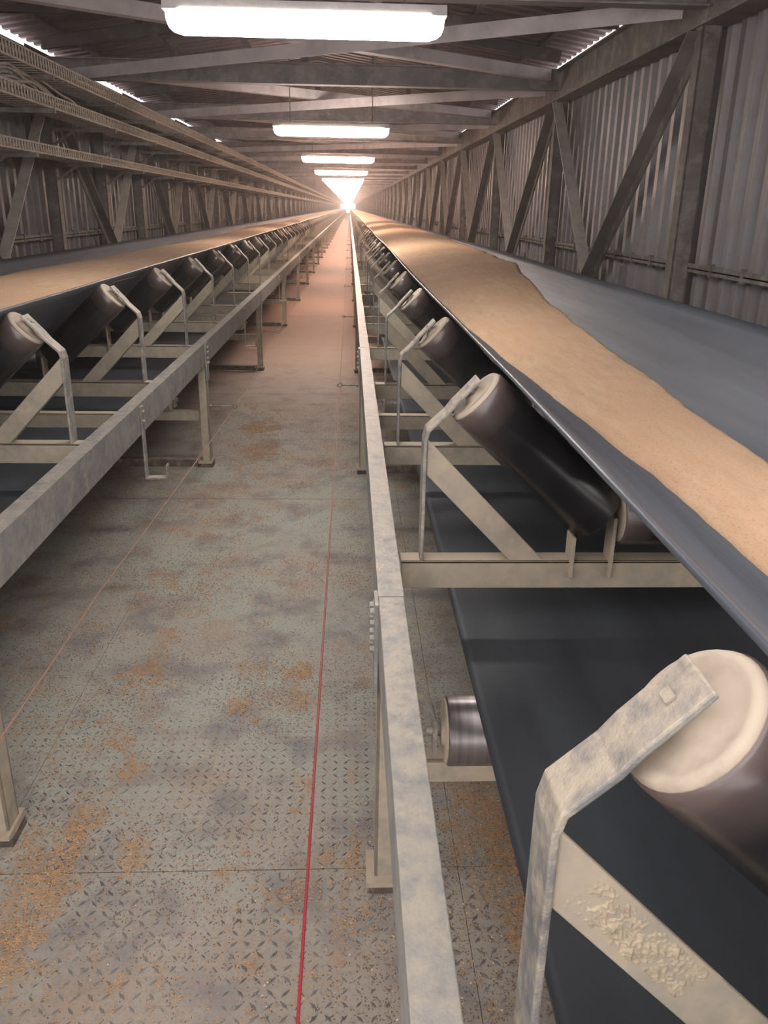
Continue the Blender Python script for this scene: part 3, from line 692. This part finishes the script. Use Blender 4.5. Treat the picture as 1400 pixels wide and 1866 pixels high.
# ================================================================= LAMPS
LX = -0.20; LZ = 2.50
def lamp_shell(m):
    secs = [(-.632, .45), (-.622, .7), (-.60, .88), (-.56, 1), (.56, 1), (.60, .88), (.622, .7), (.632, .45)]; n = 13; vs = []; fs = []
    for x, k in secs:
        vs += [(x, .078*k*math.cos(t), .022+.095*k*math.sin(t)) for t in np.linspace(math.pi, 2*math.pi, n)]
    for i in range(len(secs)-1): fs += [(i*n+j, i*n+j+1, (i+1)*n+j+1, (i+1)*n+j) for j in range(n-1)] + [(i*n, (i+1)*n, (i+1)*n+n-1, i*n+n-1)]
    fs += [tuple(range(n)), tuple(range((len(secs)-1)*n+n-1, (len(secs)-1)*n-1, -1))]; m.add(vs, fs, True)
def make_lamp(mat):
    t = empty('ceiling_lamp')
    h = MB(); prof = [V((0, -.075, .02)), V((0, .075, .02)), V((0, .06, .065)), V((0, -.06, .065))]; h.prism(V((-.64, 0, 0)), V((.64, 0, 0)), prof); h.build('housing', M['housing'], t)
    d = MB(); pr = [V((0, .072*math.cos(a_), .02+.075*math.sin(a_))) for a_ in np.linspace(math.pi, 2*math.pi, 11)]; lamp_shell(d); d.build('diffuser', mat, t)
    for x in (-.45, .45): MB().tube([(x, 0, .064), (x, 0, 1.06-abs(x+LX-XC)*.18)], .006, 6).build('hanger_rod', M['bolt'], t)
    return t
lampD = make_lamp(M['lamp_dim']); lampA = make_lamp(M['lamp']); lampM = make_lamp(M['lamp_mid']); lampB = make_lamp(M['lamp_far'])
LY = [-1.4, 4.33, 9.98, 15.7, 21.5] + [27.2+2.9*k for k in range(33)] + [124+5.7*k for k in range(30)]  # extra far lamps added between, closing the gaps in the bright wedge
ua = ub = False
for i, y in enumerate(LY):
    if y < 0: o = lampD
    elif y < 8: o = lampA
    elif y < 12: o = lampM
    else: o = lampB if not ub else copy_tree(lampB); ub = True
    o.location = (LX, y, LZ)
    if i == 0: lab = 'long lamp over the photographer, behind the view'
    elif i <= 4: lab = '%s glowing tube lamp hung across the ceiling' % ORD[i-1]
    else: lab = 'far tube lamp in the row with extra lamps added to fill the bright wedge'
    tag(o, lab, 'lamp', 'near tube lamps' if i <= 4 else 'far tube lamps merging together')

# ================================================================= CABLE TRAYS on the left wall
def tray(name, x0, x1, z0, hgt, label, ncab, slack):
    t = tag(empty(name, (x0, 0, z0)), label, 'cable tray', 'cable trays along the left wall')
    W = x1-x0; seg = BAY
    def ladder(L):
        m = MB()
        for x in (0, W):
            m.box(x-.004, x+.004, 0, L, 0, .014); m.box(x-.004, x+.004, 0, L, hgt-.012, hgt)
            for k in range(int(L/.062)): m.box(x-.003, x+.003, k*.062, k*.062+.022, .012, hgt-.010)
        return m.mesh('side_rail', M['tray'])
    def rungs(L):
        m = MB()
        for k in range(int(L/.124)): m.box(0, W, k*.124, k*.124+.03, -.002, .004)
        return m.mesh('rungs', M['tray'])
    a_, b_ = ladder(seg), rungs(seg)
    for y in [p-BAY for p in POSTS[1:]][:40]:
        link('side_rail', a_, t, (0, y, 0)); o = link('rungs', b_, t, (0, y, 0)); o['kind'] = 'stuff'
    for k in range(ncab):
        r = random.uniform(.010, .022); x = W*(.12+.76*k/max(1, ncab-1)); ph = random.uniform(0, 9); z = r+.006+random.uniform(0, hgt*.45)
        pts = [(x+.018*math.sin(y*1.3+ph), y, z+slack*abs(noise.noise(V((y*.8, ph, 0))))) for y in np.arange(2.0, 40, .22)] + [(x, y, z) for y in range(40, 160, 6)]
        MB().tube(pts, r, 7).build('cable', M['cable'], t)
    return t
tray('cable_tray', -2.66, -2.40, 2.66, .11, 'highest dusty cable tray on the left, just under the roof beams', 6, .05)
tb = tray('cable_tray', -2.70, -2.44, 2.42, .10, 'middle cable tray on the left with a bulge of loose cable', 7, .08)
tray('cable_tray', -2.92, -2.64, 2.09, .085, 'lowest cable tray on the left, above the wall posts', 5, .04)
# loose coil on the middle tray
m = MB()
for k in range(16):
    ph = random.uniform(0, 6); xo = random.uniform(.03, .22); hh = random.uniform(.07, .17); ya = random.uniform(5.3, 6.2); yb = random.uniform(7.6, 8.4)
    pts = [(xo+.03*math.sin(ph+u*9), ya+(yb-ya)*u, .05+hh*math.sin(math.pi*u)**.7+.012*math.sin(u*22+ph)) for u in np.linspace(0.001, .999, 26)]
    m.tube(pts, random.uniform(.010, .016), 6)
m.build('cable_coil', M['cable'], tb)
# bracket arms from the wall posts to the trays
for z, xe in ((2.655, -2.36), (2.415, -2.38), (2.085, -2.56)):
    am = MB(); am.bar((XL, 0, z-.022), (xe, 0, z-.022), .04, .036); am.bar((XL, 0, z-.16), (XL+.2, 0, z-.035), .03, .02)
    ame = am.mesh('tray_arm', M['truss'])
    for y in sorted(POSTS + [p+BAY/2 for p in POSTS])[:80]: link('tray_arm', ame, wallL, (0, y+.05, 0))

# ================================================================= SPILLED GRAIN on the floor
def kernels(n, name, mat, ymax, size, dens, label, z=0.0012):
    base = np.array([(-1, 0, .0), (0, -.45, 0), (1, 0, 0), (0, .45, 0), (0, 0, .5)]); vs = []; cnt = 0; P = []
    while len(P) < n:
        x = rng.uniform(-1.7, 1.2); y = .9 + (ymax-.9)*rng.random()**1.5
        if rng.random() < dens(x, y): P.append((x, y))
    P = np.array(P); th = rng.uniform(0, math.pi*2, n); sz = size*rng.uniform(.7, 1.3, n)
    c, s = np.cos(th), np.sin(th)
    vx = base[None, :, 0]*sz[:, None]; vy = base[None, :, 1]*sz[:, None]; vz = base[None, :, 2]*sz[:, None]
    X = P[:, 0, None] + vx*c[:, None] - vy*s[:, None]; Y = P[:, 1, None] + vx*s[:, None] + vy*c[:, None]
    co = np.stack([X, Y, vz+z], -1).reshape(-1, 3)
    tri = np.array([(0, 1, 4), (1, 2, 4), (2, 3, 4), (3, 0, 4)]); F_ = (tri[None]+5*np.arange(n)[:, None, None]).reshape(-1)
    me = bpy.data.meshes.new(name); me.vertices.add(len(co)); me.vertices.foreach_set('co', co.ravel()); me.loops.add(len(F_)); me.loops.foreach_set('vertex_index', F_)
    me.polygons.add(len(F_)//3); me.polygons.foreach_set('loop_start', np.arange(0, len(F_), 3)); me.polygons.foreach_set('loop_total', np.full(len(F_)//3, 3)); me.update(); me.validate()
    me.materials.append(mat); o = bpy.data.objects.new(name, me); COL.objects.link(o); return tag(o, label, 'grain', kind='stuff')
HEAPS = [(-0.75, 2.37, .09), (-0.70, 2.22, .08), (-0.78, 1.96, .07), (-0.87, 1.85, .07), (-0.72, 3.10, .09), (-0.41, 2.84, .05), (-0.40, 2.56, .06), (-0.32, 2.46, .04), (-0.79, 2.79, .10),
         (-0.17, 2.80, .05), (-0.17, 2.66, .06), (-0.23, 2.31, .06), (-0.36, 1.76, .06), (-0.31, 1.81, .06), (-0.15, 2.07, .08), (-0.80, 1.51, .09), (-0.54, 1.43, .10), (-0.49, 1.90, .05), (-0.60, 1.85, .05),
         (0.01, 2.10, .08), (-0.02, 1.83, .07), (-0.84, 3.72, .12), (-0.79, 1.74, .08), (-0.64, 5.92, .2), (-0.74, 6.57, .2), (0.45, 1.9, .10), (0.48, 1.6, .09)]
def patches(x, y):
    h = 0
    for cx, cy, r_ in HEAPS:
        d2 = ((x-cx)/(r_*.85))**2 + ((y-cy)/(r_*1.25))**2
        if d2 < 6: h = max(h, math.exp(-d2))
    v = .55*noise.noise(V((x*3.2, y*2.4, 1.5))) + .5*noise.noise(V((x*11, y*8, 8))) + .35*noise.noise(V((x*28, y*24, 5)))
    edge = .12 if (x < -.62 or x > -.02) else 0
    return min(1, max(0.02, (v-.22+edge)*1.1 + h*(.9+1.6*v)))
def loose(x, y):
    v = noise.noise(V((x*2, y*2, 5)))+.5*noise.noise(V((x*14, y*12, 2))); return min(1, max(.08, .35+v*.8)) * (1.6 if x < -.6 or x > 0 else 1)
kernels(62000, 'spilled_grain', M['kernel'], 7.5, .0042, patches, 'orange-brown spilled grain lying in patches on the walkway plates')
kernels(60000, 'scattered_husks', M['kernel_dark'], 7.5, .0031, loose, 'dark husks peppered over the walkway floor')
kernels(1500, 'pale_chaff', M['kernel_pale'], 5.0, .0040, loose, 'few pale chaff flakes glinting on the walkway floor')

# ================================================================= AIRBORNE DUST
hm = bpy.data.materials.new('dust_haze'); hm.use_nodes = True; nt = hm.node_tree; nt.nodes.clear()
o_ = nt.nodes.new('ShaderNodeOutputMaterial'); vsn = nt.nodes.new('ShaderNodeVolumeScatter'); vsn.inputs['Color'].default_value = (1, 0.93, 0.9, 1)
vsn.inputs['Density'].default_value = 0.004; vsn.inputs['Anisotropy'].default_value = 0.55; nt.links.new(vsn.outputs[0], o_.inputs['Volume'])
hz = MB().box(FX0+.01, FX1-.01, -3.0, GEND, 0.03, 3.7).build('dust_haze', hm); tag(hz, 'thin haze of airborne grain dust filling the whole gallery', 'haze', kind='stuff')
